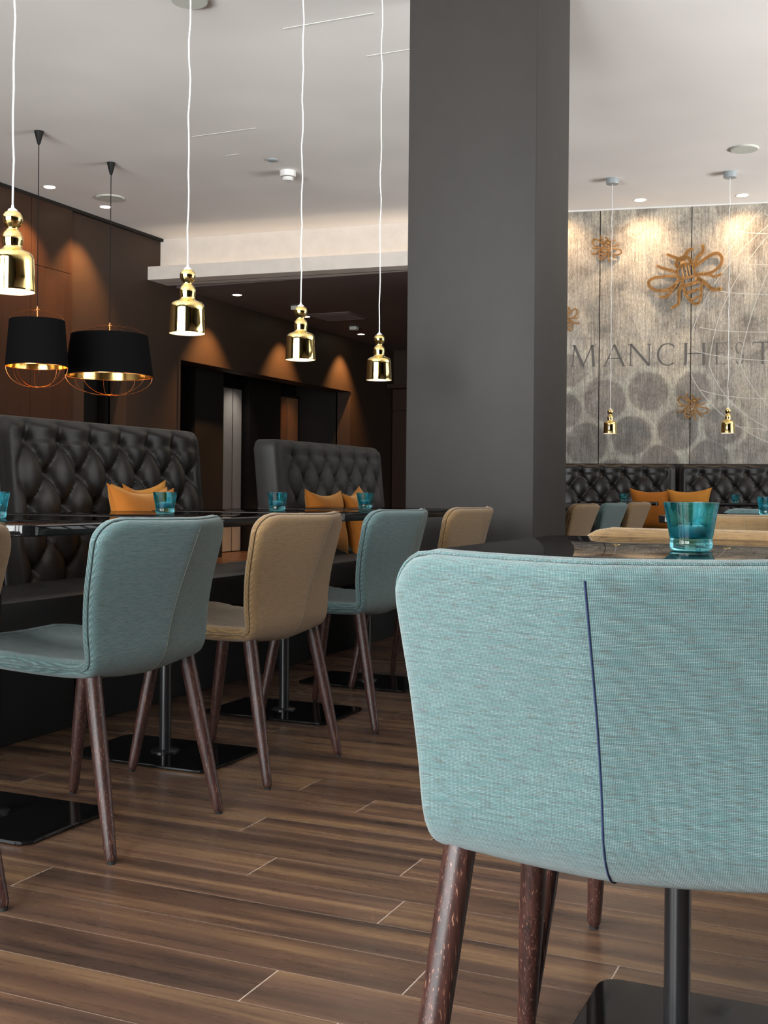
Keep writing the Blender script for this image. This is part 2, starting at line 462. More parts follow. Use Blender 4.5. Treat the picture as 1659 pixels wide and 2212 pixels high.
window_wall('wall_right', 'y', 6.0, 5.0, 12.0, 3, 5)

# ------------------------------------------------------------------ chairs
PROF = [(.462, .430), (.42, .408), (.34, .390), (.22, .380), (.11, .376), (.045, .386), (.006, .428), (-.010, .50), (-.032, .575), (-.066, .665), (-.095, .739)]
def catmull(P, n):
    out = []
    Q = [P[0]]+list(P)+[P[-1]]
    for i in range(1, len(Q)-2):
        p0, p1, p2, p3 = Q[i-1], Q[i], Q[i+1], Q[i+2]
        for k in range(n):
            t = k/n
            out.append(tuple(.5*((2*b)+(-a+c)*t+(2*a-5*b+4*c-d)*t*t+(-a+3*b-3*c+d)*t**3) for a, b, c, d in zip(p0, p1, p2, p3)))
    out.append(tuple(P[-1])); return out
PR = catmull(PROF, 10)
AL = [0]
for a, b in zip(PR, PR[1:]): AL.append(AL[-1]+math.dist(a, b))
LT = AL[-1]
def lerp_tab(x, tab):
    if x <= tab[0][0]: return tab[0][1]
    for (a, va), (b, vb) in zip(tab, tab[1:]):
        if x <= b:
            t = (x-a)/(b-a); t = t if b > .55 else t*t*(3-2*t); return va+(vb-va)*t
    return tab[-1][1]
def prof(t):
    t = min(max(t, 0), LT)
    for i in range(len(AL)-1):
        if t <= AL[i+1]:
            k = (t-AL[i])/(AL[i+1]-AL[i]); a, b = PR[i], PR[i+1]
            return a[0]+(b[0]-a[0])*k, a[1]+(b[1]-a[1])*k
    return PR[-1]
def halfw(t): return lerp_tab(t/LT, [(0, .212), (.25, .222), (.46, .217), (.55, .219), (.75, .236), (.93, .249), (1, .250)])
def cup(t): return lerp_tab(t/LT, [(0, .008), (.3, .016), (.46, .018), (.56, .022), (.8, .060), (1, .086)])
# orient the normal consistently by walking the profile
def _nrm(t):
    y2, z2 = prof(t+.012); y1, z1 = prof(t-.012); ty, tz = y2-y1, z2-z1; L = math.hypot(ty, tz) or 1
    return (tz/L, -ty/L)
def surf(u, t, off=0):
    y, z = prof(t); ny, nz = _nrm(t)
    hw = halfw(t); q = min(abs(u)/hw, 1.05)
    c = cup(t)*(.8*q+.2*q*q if t > .5*LT else q**1.6)
    z += .005*q**3*min(max((t/LT-.85)/.15, 0), 1)
    f = min(max((t/LT-.48)/.14, 0), 1)             # the wings of the back come straight forward
    cy, cz = ny*(1-f)+f, nz*(1-f)
    return Vector((u, y+ny*off+cy*c, z+nz*off+cz*c))
def edge_w(t, ins):
    """half width at t of the rounded outline after an inset"""
    rc0, rc1 = .09, .062
    t0, t1 = ins, LT-ins
    w = halfw(t)-ins
    r0, r1 = max(rc0-ins, .01), max(rc1-ins, .01)
    if t < t0+r0: w -= r0-math.sqrt(max(0, r0*r0-(t0+r0-t)**2))
    if t > t1-r1: w -= r1-math.sqrt(max(0, r1*r1-(t-(t1-r1))**2))
    return w
def tgrid(ins, m=46):
    ts = []
    for i in range(m+1):
        a = i/m; s = .5-.5*math.cos(PI*a); s = .62*s+.38*a
        ts.append(ins+(LT-2*ins)*s)
    return ts
NU = 24
def slab(layers, bumpf=None):
    """closed cushion-like slab; layers = (offset, inset) from outside to inside"""
    mb = MB(); V = []; UV = []; F = []; rings = []
    def row_pts(off, ins, full, fn=None):
        ts = tgrid(ins); idx = []
        for t in ts:
            w = edge_w(t, ins); r = []
            for k in range(NU+1):
                if not full and 0 < k < NU and t not in (ts[0], ts[-1]): r.append(None); continue
                a = k/NU*2-1; u = w*(.8*a+.2*math.sin(a*PI/2))
                o = off+(fn(u, t) if fn else 0)
                r.append(len(V)); V.append(surf(u, t, o)); UV.append((u, t+off))
            idx.append(r)
        return idx
    def perim(idx):
        m = len(idx)-1
        return [idx[0][k] for k in range(NU+1)]+[idx[i][NU] for i in range(1, m)]+[idx[m][k] for k in range(NU, -1, -1)]+[idx[i][0] for i in range(m-1, 0, -1)]
    first = last = None
    for li, (off, ins) in enumerate(layers):
        full = li in (0, len(layers)-1)
        g = row_pts(off, ins, full, bumpf if li == len(layers)-1 else None)
        rings.append(perim(g))
        if full:
            for i in range(len(g)-1):
                for k in range(NU): F.append((g[i][k], g[i][k+1], g[i+1][k+1], g[i+1][k]))
    for a, b in zip(rings, rings[1:]):
        n_ = len(a)
        for k in range(n_):
            k2 = (k+1) % n_; F.append((a[k], a[k2], b[k2], b[k]))
    mb.add(V, F, UV); return mb
def quilt(u, t):
    """small dimples of the quilted seat and back"""
    s = .052
    if t > LT*.46: return 0
    a = u/s; b = t/s
    d1 = math.hypot((a-round(a))*s, (b-round(b))*s)
    a2, b2 = a-.5, b-.5
    d2 = math.hypot((a2-round(a2))*s, (b2-round(b2))*s)
    return -.004*math.exp(-(min(d1, d2)/.009)**2)+.002
def perimeter(off, ins, n=60):
    ts = tgrid(ins, n); pts = []
    w0 = edge_w(ts[0], ins); w1 = edge_w(ts[-1], ins)
    pts += [surf(w0*(k/6-1)*1.0, ts[0], off) for k in range(0, 13)]
    pts += [surf(edge_w(t, ins), t, off) for t in ts[1:-1]]
    pts += [surf(w1*(1-k/6), ts[-1], off) for k in range(0, 13)]
    pts += [surf(-edge_w(t, ins), t, off) for t in ts[-2:0:-1]]
    return pts

def make_chair(kind, label, thread):
    t = thing('upholstered_chair', label, 'chair')
    sh = slab([(0, .014), (.002, .006), (.007, .001), (.013, .0), (.0175, .002)]).build('outer_shell', kind, t, smooth=60)
    slab([(.0185, .003), (.024, .0), (.032, .0015), (.038, .007), (.041, .016)], quilt).build('seat_pad', kind, t, smooth=60)
    pb = MB().tube(perimeter(.018, -.0015), .0024, 6, closed=True); pb.uv = [(v[0], v[2]+v[1]) for v in pb.v]
    pb.build('piping', kind, t)
    MB().tube([surf(0, LT*(.30+.685*i/40), -.0002) for i in range(41)], .0011 if thread == 'navy_thread' else .0007, 6).build('back_seam', thread, t)
    for sx in (-1, 1):
        for (tx, ty, fx, fy) in ((.186, .07, .218, -.010), (.180, .372, .214, .44)):
            a = Vector((sx*tx, ty, .402)); b = Vector((sx*fx, fy, .006)); pts = []; rr = []
            for q, r in ((0, .0195), (.5, .0185), (.9, .0140), (.975, .0132), (.992, .0115), (1, .009)):
                pts.append(a.lerp(b, q)); rr.append(r)
            lg = MB().tube(pts, rr, 16).build('leg', 'leg_wood', t)
            MB().lathe([(.009, 0), (.009, .008)], 12, (b.x, b.y, 0)).build('foot_cap', 'foot_rubber', lg)
    return t

A90 = PI/2     # facing -X (towards the banquette)
teal = make_chair('teal_weave', 'large pale teal chair in the right foreground, seen from behind, with a navy back seam', 'navy_thread')
teal.location = (-.282, 1.228, 0)
tan = make_chair('tan_weave', 'tan chair between two teal chairs in the left row, nearest whole tan chair', 'pale_thread')
tan.location = (-1.562, 2.972, 0); tan.rotation_euler = (0, 0, A90)
tealb = None
G1 = 'chairs pushed up to the row of tables along the banquette'
teal['group'] = tan['group'] = 'upholstered dining chairs'
def place(src, x, y, r, label):
    c = dup(src, (x, y, 0), r, label, 'upholstered dining chairs')
    return c
tc = place(teal, -1.557, 2.278, A90, 'dark teal chair nearest on the left side, its quilted seat in view')
for ch in tc.children:
    if ch.name.startswith('back_seam'):
        seam_pale = [q for q in tan.children if q.name.startswith('back_seam')][0].data; ch.data = seam_pale
def pale(c):
    for ch in c.children:
        if ch.name.startswith('back_seam'): ch.data = seam_pale
    return c
pale(place(teal, -1.59, 3.75, A90, 'teal chair in the left row just beyond the nearest whole tan chair'))
place(tan, -1.59, 4.50, A90, 'small tan chair standing in front of the dark column, farthest of the left row')
place(tan, -1.575, 1.53, A90, 'tan chair cut off by the left edge of the photo')
place(tan, -1.60, 6.42, A90, 'pinkish tan chair showing just right of the column foot')
pale(place(teal, -1.60, 7.16, A90, 'shaded teal chair between the tan chair by the column and a brownish chair'))
place(tan, -1.60, 7.92, A90, 'shaded brownish chair beside the orange cushions at the mural banquette')
place(tan, -.290, 2.135, PI, 'tan chair behind the near black table, only its curved top rim showing above the glass')
place(tan, -.42, 3.82, 0, 'tan chair cut by the right edge, seen from behind past the blue candle glass')
pale(place(teal, -.43, 5.12, PI, 'pale grey teal chair top behind the tan chair at the right edge'))

# ------------------------------------------------------------------ tables
TZ = .737
def make_table(label, rot, loc, top=(.76, .64, 0)):
    t = thing('cafe_table', label, 'table', loc, rot, 'black pedestal tables')
    MB().rslab(top[0], top[1], .035, [(TZ-.026, .003), (TZ-.023, 0), (TZ-.003, 0), (TZ-.0008, .001), (TZ, .004)], c=(top[2], 0)).build('table_top', 'table_glass', t)
    MB().rslab(.16, .16, .02, [(TZ-.034, 0), (TZ-.0262, 0)]).build('top_plate', 'black_metal', t)
    MB().lathe([(.045, .0102), (.045, .014), (.0185, .018), (.0185, TZ-.034)], 28).build('pole', 'black_metal', t)
    MB().rslab(.50, .33, .035, [(.002, .002), (.004, 0), (.0085, 0), (.0102, .002)]).build('base_plate', 'base_lacquer', t)
    return t
tb = make_table('near black glass table behind the large teal chair, carrying the biggest blue candle glass', A90, (-.275, 1.665, 0), (.665, .60, .06))
tb0, tb = tb, make_table('black glass table at the far left with its pedestal plate cut by the photo edge', 0, (-2.04, 2.235, 0))
place_t = lambda x, y, r, l: dup(tb, (x, y, 0), r, l, 'black pedestal tables')
place_t(-2.04, 2.98, 0, 'black table beyond the teal chair, under the second brass pendant from the left')
place_t(-2.04, 3.735, 0, 'black table beyond the nearest tan chair, under the third brass pendant from the left')
place_t(-2.04, 4.46, 0, 'black table just before the dark column, under the fourth brass pendant')
place_t(-2.04, 1.49, 0, 'black table mostly outside the left edge of the photo')
place_t(-2.04, 6.46, 0, 'black table right behind the column foot')
place_t(-2.04, 7.20, 0, 'black table in front of the shaded teal chair past the column')
place_t(-2.04, 7.94, 0, 'black table in front of the brownish chair by the mural banquette')
place_t(-.43, 4.42, A90, 'black table at the right edge between the tan and the pale teal chair')
place_t(-2.10, 9.62, MUR_A+A90, 'black table at the mural banquette, left of the amber cushion')
place_t(-1.20, 9.74, MUR_A+A90, 'black table at the mural banquette, right of the amber cushion')

# ------------------------------------------------------------------ candle glasses
def make_candle(label, loc):
    t = thing('candle_holder', label, 'candle glass', loc, 0, 'blue candle glasses')
    out = [(.0, .0), (.022, .0), (.0265, .0015), (.0285, .006), (.0288, .012), (.0278, .0165), (.0292, .021), (.0325, .040), (.0365, .062), (.0372, .066)]
    inn = [(.0352, .0665), (.0342, .062), (.0300, .040), (.0262, .022), (.0235, .0175), (.0, .0165)]
    gl = MB().lathe(out+inn, 60, close=False); no = len(out); nn = len(out)+len(inn)
    for i in range(len(gl.v)):
        k = i % nn
        if k >= no:
            x, y, z = gl.v[i]; a = math.atan2(y, x); f = 1-.045*(.5+.5*math.cos(9*a))*min(1, max(0, (.064-z)/.02)); gl.v[i] = (x*f, y*f, z)
    gl.build('glass', 'teal_glass', t, smooth=50)
    tl = MB().lathe([(.0, .0178), (.0180, .0178), (.0188, .019), (.0188, .033), (.0182, .034), (.0178, .0325), (.0, .032)], 28, close=False).build('tealight', 'wax', t)
    MB().tube([(0, 0, .0315), (.0004, 0, .036), (.0014, 0, .039)], .0006, 6).build('wick', 'black_matt', tl)
    return t
cd = make_candle('largest blue glass candle holder with a tealight, on the near black table', (-.253, 1.612, TZ+.0004))
cz = lambda x, y, l: dup(cd, (x, y, TZ+.0004), random.random(), l, 'blue candle glasses')
cz(-2.045, 2.975, 'blue candle glass in front of the orange cushions on the left banquette')
cz(-2.05, 3.690, 'blue candle glass in front of the grey end of the farther high banquette')
cz(-2.04, 4.430, 'blue candle glass next to the dark column on the left row')
cz(-2.04, 2.235, 'blue candle glass cut by the left edge')
cz(-.425, 4.44, 'blue candle glass cut by the right edge above the tan chair')
cz(-2.07, 9.69, 'tiny blue candle glass left of the amber cushion at the mural banquette')
cz(-1.18, 9.755, 'tiny blue candle glass before the tufted mural banquette, right of the amber cushion')

# ------------------------------------------------------------------ brass pendants
def make_pendant(label, x, y, zb, canopy=True):
    t = thing('brass_pendant', label, 'pendant lamp', (x, y, zb), 0, 'brass bell pendants')
    k = 1.02
    out = [(.0545, 0), (.0552, .001), (.0548, .004), (.0535, .03), (.0518, .07), (.0512, .081), (.0495, .0885), (.044, .0945), (.034, .0985), (.0255, .102), (.0225, .106), (.0235, .114), (.0252, .124), (.0245, .134), (.0205, .1425), (.0150, .1485), (.0128, .153), (.0140, .156), (.0195, .161), (.0232, .170), (.0240, .177), (.0225, .185), (.0180, .192), (.011, .1955)]
    MB().lathe([(r*k, z*k) for r, z in out], 48, close=False).build('shade', 'brass', t, smooth=50)
    MB().lathe([(.0540*k, .0005), (.0525*k, .03), (.0505*k, .07), (.048*k, .083), (.03*k, .092), (0, .093)], 48, close=False).build('shade_lining', 'shade_lining', t, smooth=50)
    MB().lathe([(.0, .008), (.012, .012), (.0175, .026), (.0165, .04), (.011, .056), (.011, .085)], 20, close=False).build('bulb', 'bulb_glow', t)
    MB().lathe([(.0125, .1985), (.011, .203), (.004, .2075), (.003, .214), (0, .214)], 20, close=False).build('cord_grip', 'cord_white', t)
    H = HC-zb; pts = []
    for i in range(33):
        z = .21+(H-.21-.02)*i/32; a = 1-i/32
        pts.append((.0025*math.sin(i*1.9+x*7)*min(1, i/3)*min(1, (32-i)/3), .0025*math.sin(i*1.3+y*5)*min(1, i/3)*min(1, (32-i)/3), z))
    MB().tube(pts, .0023, 6).build("cord", "cord_white", t)
    MB().lathe([(.05, H-.045), (.052, H-.04), (.052, H-.001), (0, H-.001)], 28, close=False).build('canopy', 'grey_plastic', t)
    MB().lathe([(0, H-.0452), (.05, H-.045)], 28, close=False).build('canopy_face', 'grey_plastic', t)
    return t
PZ = 1.298
pn = make_pendant('nearest brass pendant at the far left, its shade partly cut by the photo edge', -2.00, 2.245, PZ)
dp = lambda x, y, z, l: dup(pn, (x, y, z), random.random()*6, l, 'brass bell pendants')
for i, (x, y, l) in enumerate([(-2.02, 3.05, 'second brass pendant from the left, hanging in front of the white bulkhead end'),
                (-2.03, 3.82, 'third brass pendant from the left, over the row of tables'),
                (-2.075, 4.64, 'fourth brass pendant from the left, beside the dark column')]):
    dp(x, y, PZ, l)
dp(-2.149, 9.486, PZ, 'small far brass pendant in front of the mural honeycomb, nearer the column')
dp(-1.232, 9.645, PZ, 'small far brass pendant in front of the mural at the right edge')

# ------------------------------------------------------------------ black drum pendants
def drum(label, x, y, zb, R0, R1, h):
    t = thing('drum_pendant', label, 'pendant lamp', (x, y, zb), 0, 'black drum pendants')
    MB().lathe([(R1, 0), (R0, h)], 64, close=False).build('shade', 'black_fabric', t)
    MB().lathe([(R1-.006, .0005), (R0-.006, h-.001)], 64, close=False).build('shade_lining', 'mirror_gold', t)
    rm = MB().lathe([(R1-.007, 0), (R1-.007, -.003), (R1+.001, -.003), (R1+.001, 0.001)], 64, close=False); rm.build('shade_rim', 'copper', t)
    cg = MB(); cg2 = cg; up = MB()
    for k in range(8):
        a = 2*PI*k/8; ca, sa = math.cos(a), math.sin(a)
        cg.tube([(ca*.04, sa*.04, -.15)]+[(ca*(.04+(R1-.045)*math.sin(q*PI/2/8)), sa*(.04+(R1-.045)*math.sin(q*PI/2/8)), -.15+.15*(1-math.cos(q*PI/2/8))) for q in range(1, 9)], .0016, 6)
        up.tube([(ca*(R0-.004)*math.cos(q*PI/2/8), sa*(R0-.004)*math.cos(q*PI/2/8), h+.075*math.sin(q*PI/2/8)) for q in range(9)], .0012, 6)
    cg = cg2
    cg.tube([(math.cos(2*PI*k/24)*.04, math.sin(2*PI*k/24)*.04, -.15) for k in range(24)], .0022, 6, closed=True)
    cg.build('wire_cage', 'copper', t); up.build('top_wires', 'dark_copper', t)
    st = MB().lathe([(.022, h+.075), (.022, h+.08), (.006, h+.084), (.006, h+.10), (0, h+.10)], 16, close=False).lathe([(.006, h-.06), (.006, h+.075)], 12)
    st.build('stem', 'copper', t)
    MB().lathe([(0, h*.45), (.02, h*.47), (.032, h*.58), (.028, h*.70), (.014, h*.8), (.014, h-.06)], 20, close=False).build('bulb', 'drum_bulb_glow', t)
    H = HC-zb
    MB().tube([(0, 0, h+.09), (0, 0, H-.08)], .0035, 8).build('cord', 'cord_black', t)
    MB().lathe([(.006, H-.10), (.012, H-.09), (.03, H-.02), (.034, H-.002), (0, H-.002)], 24, close=False).build('canopy', 'black_matt', t)
    return t
drum('narrower black drum pendant with a gold lining, far left behind the nearest brass pendant', -5.706, 6.67, 1.69, .196, .222, .335)
drum('wider black drum pendant with a gold lining, left of the second brass pendant', -5.72, 7.536, 1.70, .30, .345, .325)

# ------------------------------------------------------------------ banquettes
def sm(a, b, x):
    t = min(max((x-a)/(b-a), 0), 1); return t*t*(3-2*t)
def tufted(L, z0, z1, th, lean, LX_=.19, LZ=.118, top_m=.085, d=.032, x_off=0):
    """upholstered back: x along 0..L, front towards -y; quilted in diamonds"""
    nx = int(L/.011); nz = int((z1-z0)/.011)
    V = []; F = []
    zr = z1-top_m
    rc = .055
    def puff(x, z):
        e = min(x, L-x); ef = sm(0, .05, e)*sm(0, .03, z1-z)
        zz = min(z, zr)
        a = (x+x_off)/LX_+(zz-zr)/(2*LZ); b = (x+x_off)/LX_-(zz-zr)/(2*LZ)
        v = abs(math.sin(PI*a)*math.sin(PI*b))
        h = v**.38
        if z > zr: h = h*.75+.25*sm(zr, z1, z)
        mx = sm(.05, .12, e)
        # deep pull at every button
        dmin = 9
        for rr_ in (math.floor((zr-z)/LZ), math.floor((zr-z)/LZ)+1):
            if rr_ < 0: continue
            zc = zr-rr_*LZ; sh = .5*(rr_ % 2)
            xi = ((x+x_off)/LX_-sh); dxm = abs(xi-round(xi))*LX_
            dmin = min(dmin, math.hypot(dxm, zc-z))
        pull = math.exp(-(dmin/.022)**2)
        hh = h*mx+(1-mx)*.75
        return d*hh*ef-.016*pull*mx
    for j in range(nz+1):
        z = z0+(z1-z0)*j/nz
        for i in range(nx+1):
            x = L*i/nx
            y = lean*(z-z0)-puff(x, z)
            xx, zz = x, z
            # rounded upper corners
            for cx, s_ in ((rc, -1), (L-rc, 1)):
                dx_ = (x-cx)*s_; dz_ = z-(z1-rc)
                if dx_ > 0 and dz_ > 0:
                    m_ = max(dx_, dz_); l_ = math.hypot(dx_, dz_)
                    if l_ > 0: xx = cx+s_*dx_*m_/l_; zz = (z1-rc)+dz_*m_/l_
            V.append((xx, y, zz))
    W_ = nx+1
    for j in range(nz):
        for i in range(nx): F.append((j*W_+i, j*W_+i+1, (j+1)*W_+i+1, (j+1)*W_+i))
    per = [i for i in range(W_)]+[j*W_+nx for j in range(1, nz)]+[nz*W_+i for i in range(nx, -1, -1)]+[j*W_ for j in range(nz-1, 0, -1)]
    prev = per
    for (off, ins) in ((.012, -.004), (.03, -.007), (th-.012, -.007), (th, .006)):
        cur = []
        for p in per:
            x, y, z = V[p]
            cx = L/2; sx = 1 if x > cx else -1
            ex = ins if abs(abs(x-cx)-L/2) < .06 and z < z1-rc*.2 or abs(abs(x-cx)-L/2) < .001 else 0
            ez = ins if z > z1-.06 else 0
            cur.append(len(V)); V.append((x-sx*ex, lean*(z-z0)+off, z-ez))
        for k in range(len(per)):
            k2 = (k+1) % len(per); F.append((prev[k], prev[k2], cur[k2], cur[k]))
        prev = cur
    # flat rear: close with a fan
    c = len(V); V.append((L/2, lean*(z1-z0)/2+th, (z0+z1)/2))
    for k in range(len(prev)): F.append((prev[k], prev[(k+1) % len(prev)], c))
    return MB().add(V, F)

def banquette(label, loc, rot, L, backs, mat, sd=.42, plinth=.10, zt=1.07, x_off=0, d=.032):
    """local: x along, sitter side -y, back plane at y=0"""
    t = thing('banquette', label, 'banquette', loc, rot, 'tufted banquettes')
    for (a, b, m_) in backs:
        o = tufted(b-a, .44, zt, .13, .10, x_off=x_off, d=d).build('backrest', m_, t, loc=(a, 0, 0), smooth=70)
    MB().rslab(L, sd, .03, [(.34, .01), (.352, 0), (.44, 0), (.462, .008), (.472, .03)], c=(L/2, -sd/2-.005)).build('seat', mat, t)
    MB().box(0, L, -sd+plinth, .10, .0, .338, .004).build('plinth', 'black_matt', t)
    return t
# left high banquettes: local x -> +Y, local -y -> +X  (rotation +90 deg)
BX = -2.87
banquette('high black tufted leather banquette behind the nearest left tables', (BX, 3.215, 0), A90, 1.37, [(0, 1.31, 'leather')], 'leather', x_off=.05)
banquette('black tufted banquette cut off by the left edge of the photo', (BX, 1.80, 0), A90, 1.385, [(0, 1.375, 'leather')], 'leather', x_off=.05)
banquette('high charcoal tufted banquette farther back with a plain grey end, left of the column', (BX, 4.60, 0), A90, 1.98, [(.64, 1.96, 'charcoal_leather')], 'charcoal_leather', x_off=.02, d=.04)
# mural banquettes
pA = mur(-.02, .205); pB = mur(1.06, .16)
banquette('low black tufted banquette section under the mural next to the column', (pA.x, pA.y, 0), MUR_A, 1.03, [(0, 1.03, 'leather')], 'leather', zt=1.065)
banquette('low black tufted banquette section under the mural at the right edge', (mur(1.04, .205).x, mur(1.04, .205).y, 0), MUR_A, 2.0, [(0, 2.0, 'leather')], 'leather', zt=1.065)

# ------------------------------------------------------------------ cushions
def cushion(label, loc, w, h, lean, rz, roll, mat, th=.06):
    N = 22; V = []; F = []
    def P(u, v, s):
        x = u*(w/2-.034*(1-abs(v)**2.0)); z = v*(h/2-.034*(1-abs(u)**2.0))
        p = max(0, (1-u**4))*max(0, (1-v**4)); t_ = th*(p**.55)
        wr = .003*math.sin(7*u+3*v)*math.sin(5*v-2*u)*p
        return (x, s*t_+wr, z)
    for s in (-1, 1):
        for j in range(N+1):
            for i in range(N+1):
                u = math.sin((i/N*2-1)*PI/2); v = math.sin((j/N*2-1)*PI/2); V.append(P(u, v, s))
    W_ = N+1; o = W_*W_
    for j in range(N):
        for i in range(N):
            a = j*W_+i; F.append((a, a+1, a+W_+1, a+W_)); F.append((o+a, o+a+W_, o+a+W_+1, o+a+1))
    b = MB().add(V, F)
    me = b.build('cushion', mat, smooth=60)
    bm = bmesh.new(); bm.from_mesh(me.data); bmesh.ops.remove_doubles(bm, verts=bm.verts, dist=.0004)
    bmesh.ops.recalc_face_normals(bm, faces=bm.faces); bm.to_mesh(me.data); bm.free()
    me.matrix_world = Matrix.Translation(loc) @ Matrix.Rotation(rz, 4, 'Z') @ Matrix.Rotation(lean, 4, 'X') @ Matrix.Rotation(roll, 4, 'Y')
    edge = [P(u, v, 0) for u, v in [(math.sin((i/20*2-1)*PI/2), -1) for i in range(20)]+[(1, math.sin((i/20*2-1)*PI/2)) for i in range(20)]+[(math.sin((1-i/20*2)*PI/2), 1) for i in range(20)]+[(-1, math.sin((1-i/20*2)*PI/2)) for i in range(20)]]
    MB().tube(edge, .0022, 6, closed=True).build('edge_seam', mat, me)
    tag(me, label, 'cushion', 'orange cushions')
    return me
cushion('orange velvet cushion frontmost of the three on the left high banquette', (BX+.245, 3.685, .648), .38, .36, -.20, A90, .03, 'orange_velvet')
cushion('pale amber cushion peeking over the front orange one on the left banquette', (BX+.078, 3.92, .655), .37, .37, -.12, A90, -.05, 'amber_velvet', .028)
cushion('rearmost orange cushion whose corner shows right of the candle glass on the left banquette', (BX+.152, 3.88, .645), .36, .36, -.17, A90+.03, .04, 'orange_velvet', .034)
cushion('left orange cushion on the farther charcoal banquette', (BX+.14, 5.45, .645), .35, .34, -.16, A90-.1, .02, 'orange_velvet')
cushion('crumpled orange cushion right of its twin on the charcoal banquette, beside the third candle', (BX+.16, 5.79, .645), .34, .35, -.2, A90+.15, -.12, 'orange_velvet')
q = mur(.80, .32); cushion('orange cushion half hidden behind the amber one under the mural', (q.x, q.y, .66), .38, .38, -.16, MUR_A+.1, .02, 'orange_velvet')
q = mur(1.13, .36); cushion('amber cushion in front of the mural banquette seam', (q.x, q.y, .665), .38, .38, -.18, MUR_A-.12, -.05, 'amber_velvet')

# ------------------------------------------------------------------ mural panels, lettering, web, bees
joints = [-.02, .325, 1.135, 1.93, 2.7]
MZ0, MZ1 = 1.075, HC-.012
def clip_seg(p, q, a, b):
    """clip a 2D segment to a <= x <= b"""
    (x0, z0), (x1, z1) = p, q
    if x1 < x0: (x0, z0), (x1, z1) = (x1, z1), (x0, z0)
    if x1 <= a or x0 >= b: return None
    if x0 < a: z0 += (z1-z0)*(a-x0)/(x1-x0); x0 = a
    if x1 > b: z1 = z0+(z1-z0)*(b-x0)/(x1-x0); x1 = b
    return (x0, z0), (x1, z1)
def flat_seg(mb, p, q, w0, w1, y0, y1):
    d = Vector((q[0]-p[0], q[1]-p[1]));
    if d.length < 1e-5: return
    d.normalize(); nrm = Vector((-d.y, d.x))
    pts = [(p[0]+nrm.x*w0/2, p[1]+nrm.y*w0/2), (p[0]-nrm.x*w0/2, p[1]-nrm.y*w0/2), (q[0]-nrm.x*w1/2, q[1]-nrm.y*w1/2), (q[0]+nrm.x*w1/2, q[1]+nrm.y*w1/2)]
    vs = [(x, y0, z) for x, z in pts]+[(x, y1, z) for x, z in pts]
    mb.add(vs, [(0, 1, 2, 3), (7, 6, 5, 4), (0, 4, 5, 1), (1, 5, 6, 2), (2, 6, 7, 3), (3, 7, 4, 0)])
def flat_disc(mb, c, r, y0, y1, n=14):
    vs = [(c[0]+r*math.cos(2*PI*k/n), y, c[1]+r*math.sin(2*PI*k/n)) for y in (y0, y1) for k in range(n)]
    mb.add(vs, [tuple(range(n)), tuple(range(2*n-1, n-1, -1))]+[(k, (k+1) % n, n+(k+1) % n, n+k) for k in range(n)])
# letters: strokes in a unit box, (x0,y0,x1,y1,width) thick and thin as in a roman face
TK, TN = .105, .05
def serif(x, y): return (x-.09, y, x+.09, y, .03)
LET = {
 'M': [(.08, 0, .14, 1, TN), (.14, 1, .5, .02, TK), (.5, .02, .86, 1, TN), (.86, 1, .92, 0, TK), serif(.08, .01), serif(.92, .01), serif(.12, .99), serif(.88, .99)],
 'A': [(.05, 0, .48, 1, TN), (.48, 1, .92, 0, TK), (.2, .36, .76, .36, .05), serif(.05, .01), serif(.92, .01)],
 'N': [(.1, 0, .1, 1, TN), (.1, 1, .88, 0, TK), (.88, 0, .88, 1, TN), serif(.1, .01), serif(.06, .99), serif(.88, .99)],
 'H': [(.12, 0, .12, 1, TK), (.86, 0, .86, 1, TK), (.12, .52, .86, .52, .05), serif(.12, .01), serif(.12, .99), serif(.86, .01), serif(.86, .99)],
 'E': [(.2, 0, .2, 1, TK), (.1, .98, .8, .98, .045), (.2, .52, .7, .52, .045), (.1, .02, .86, .02, .045), (.8, .98, .8, .85, .03), (.86, .02, .9, .18, .03), (.7, .6, .7, .44, .03)],
 'T': [(.5, 0, .5, 1, TK), (.04, .98, .96, .98, .045), (.04, .98, .04, .84, .03), (.96, .98, .96, .84, .03), serif(.5, .01)],
 'R': [(.18, 0, .18, 1, TK), (.18, .98, .55, .98, .045), (.18, .5, .55, .5, .045), (.5, .5, .95, 0, TK), serif(.18, .01)],
}
def arc(cx, cy, rx, ry, a0, a1, n, w0, w1):
    out = []
    for i in range(n):
        t0 = math.radians(a0+(a1-a0)*i/n); t1 = math.radians(a0+(a1-a0)*(i+1)/n); tm = (t0+t1)/2
        w = w0+(w1-w0)*abs(math.cos(tm))
        out.append((cx+rx*math.cos(t0), cy+ry*math.sin(t0), cx+rx*math.cos(t1), cy+ry*math.sin(t1), w))
    return out
LET['C'] = arc(.55, .5, .46, .5, 50, 310, 18, .045, TK)+[(.84, .9, .86, .78, .03)]
LET['S'] = arc(.48, .74, .28, .25, 25, 270, 12, .05, .09)+arc(.5, .25, .3, .25, 90, -155, 12, .05, .09)
LET['R'] += arc(.55, .74, .3, .24, 90, -90, 8, .045, TK)
word = [('M', .068, .215), ('A', .348, .185), ('N', .555, .20), ('C', .785, .175), ('H', 1.005, .20), ('E', 1.255, .13), ('S', 1.415, .10), ('T', 1.565, .17), ('E', 1.79, .13), ('R', 1.97, .15)]
LZ0, LH = 1.965, .195
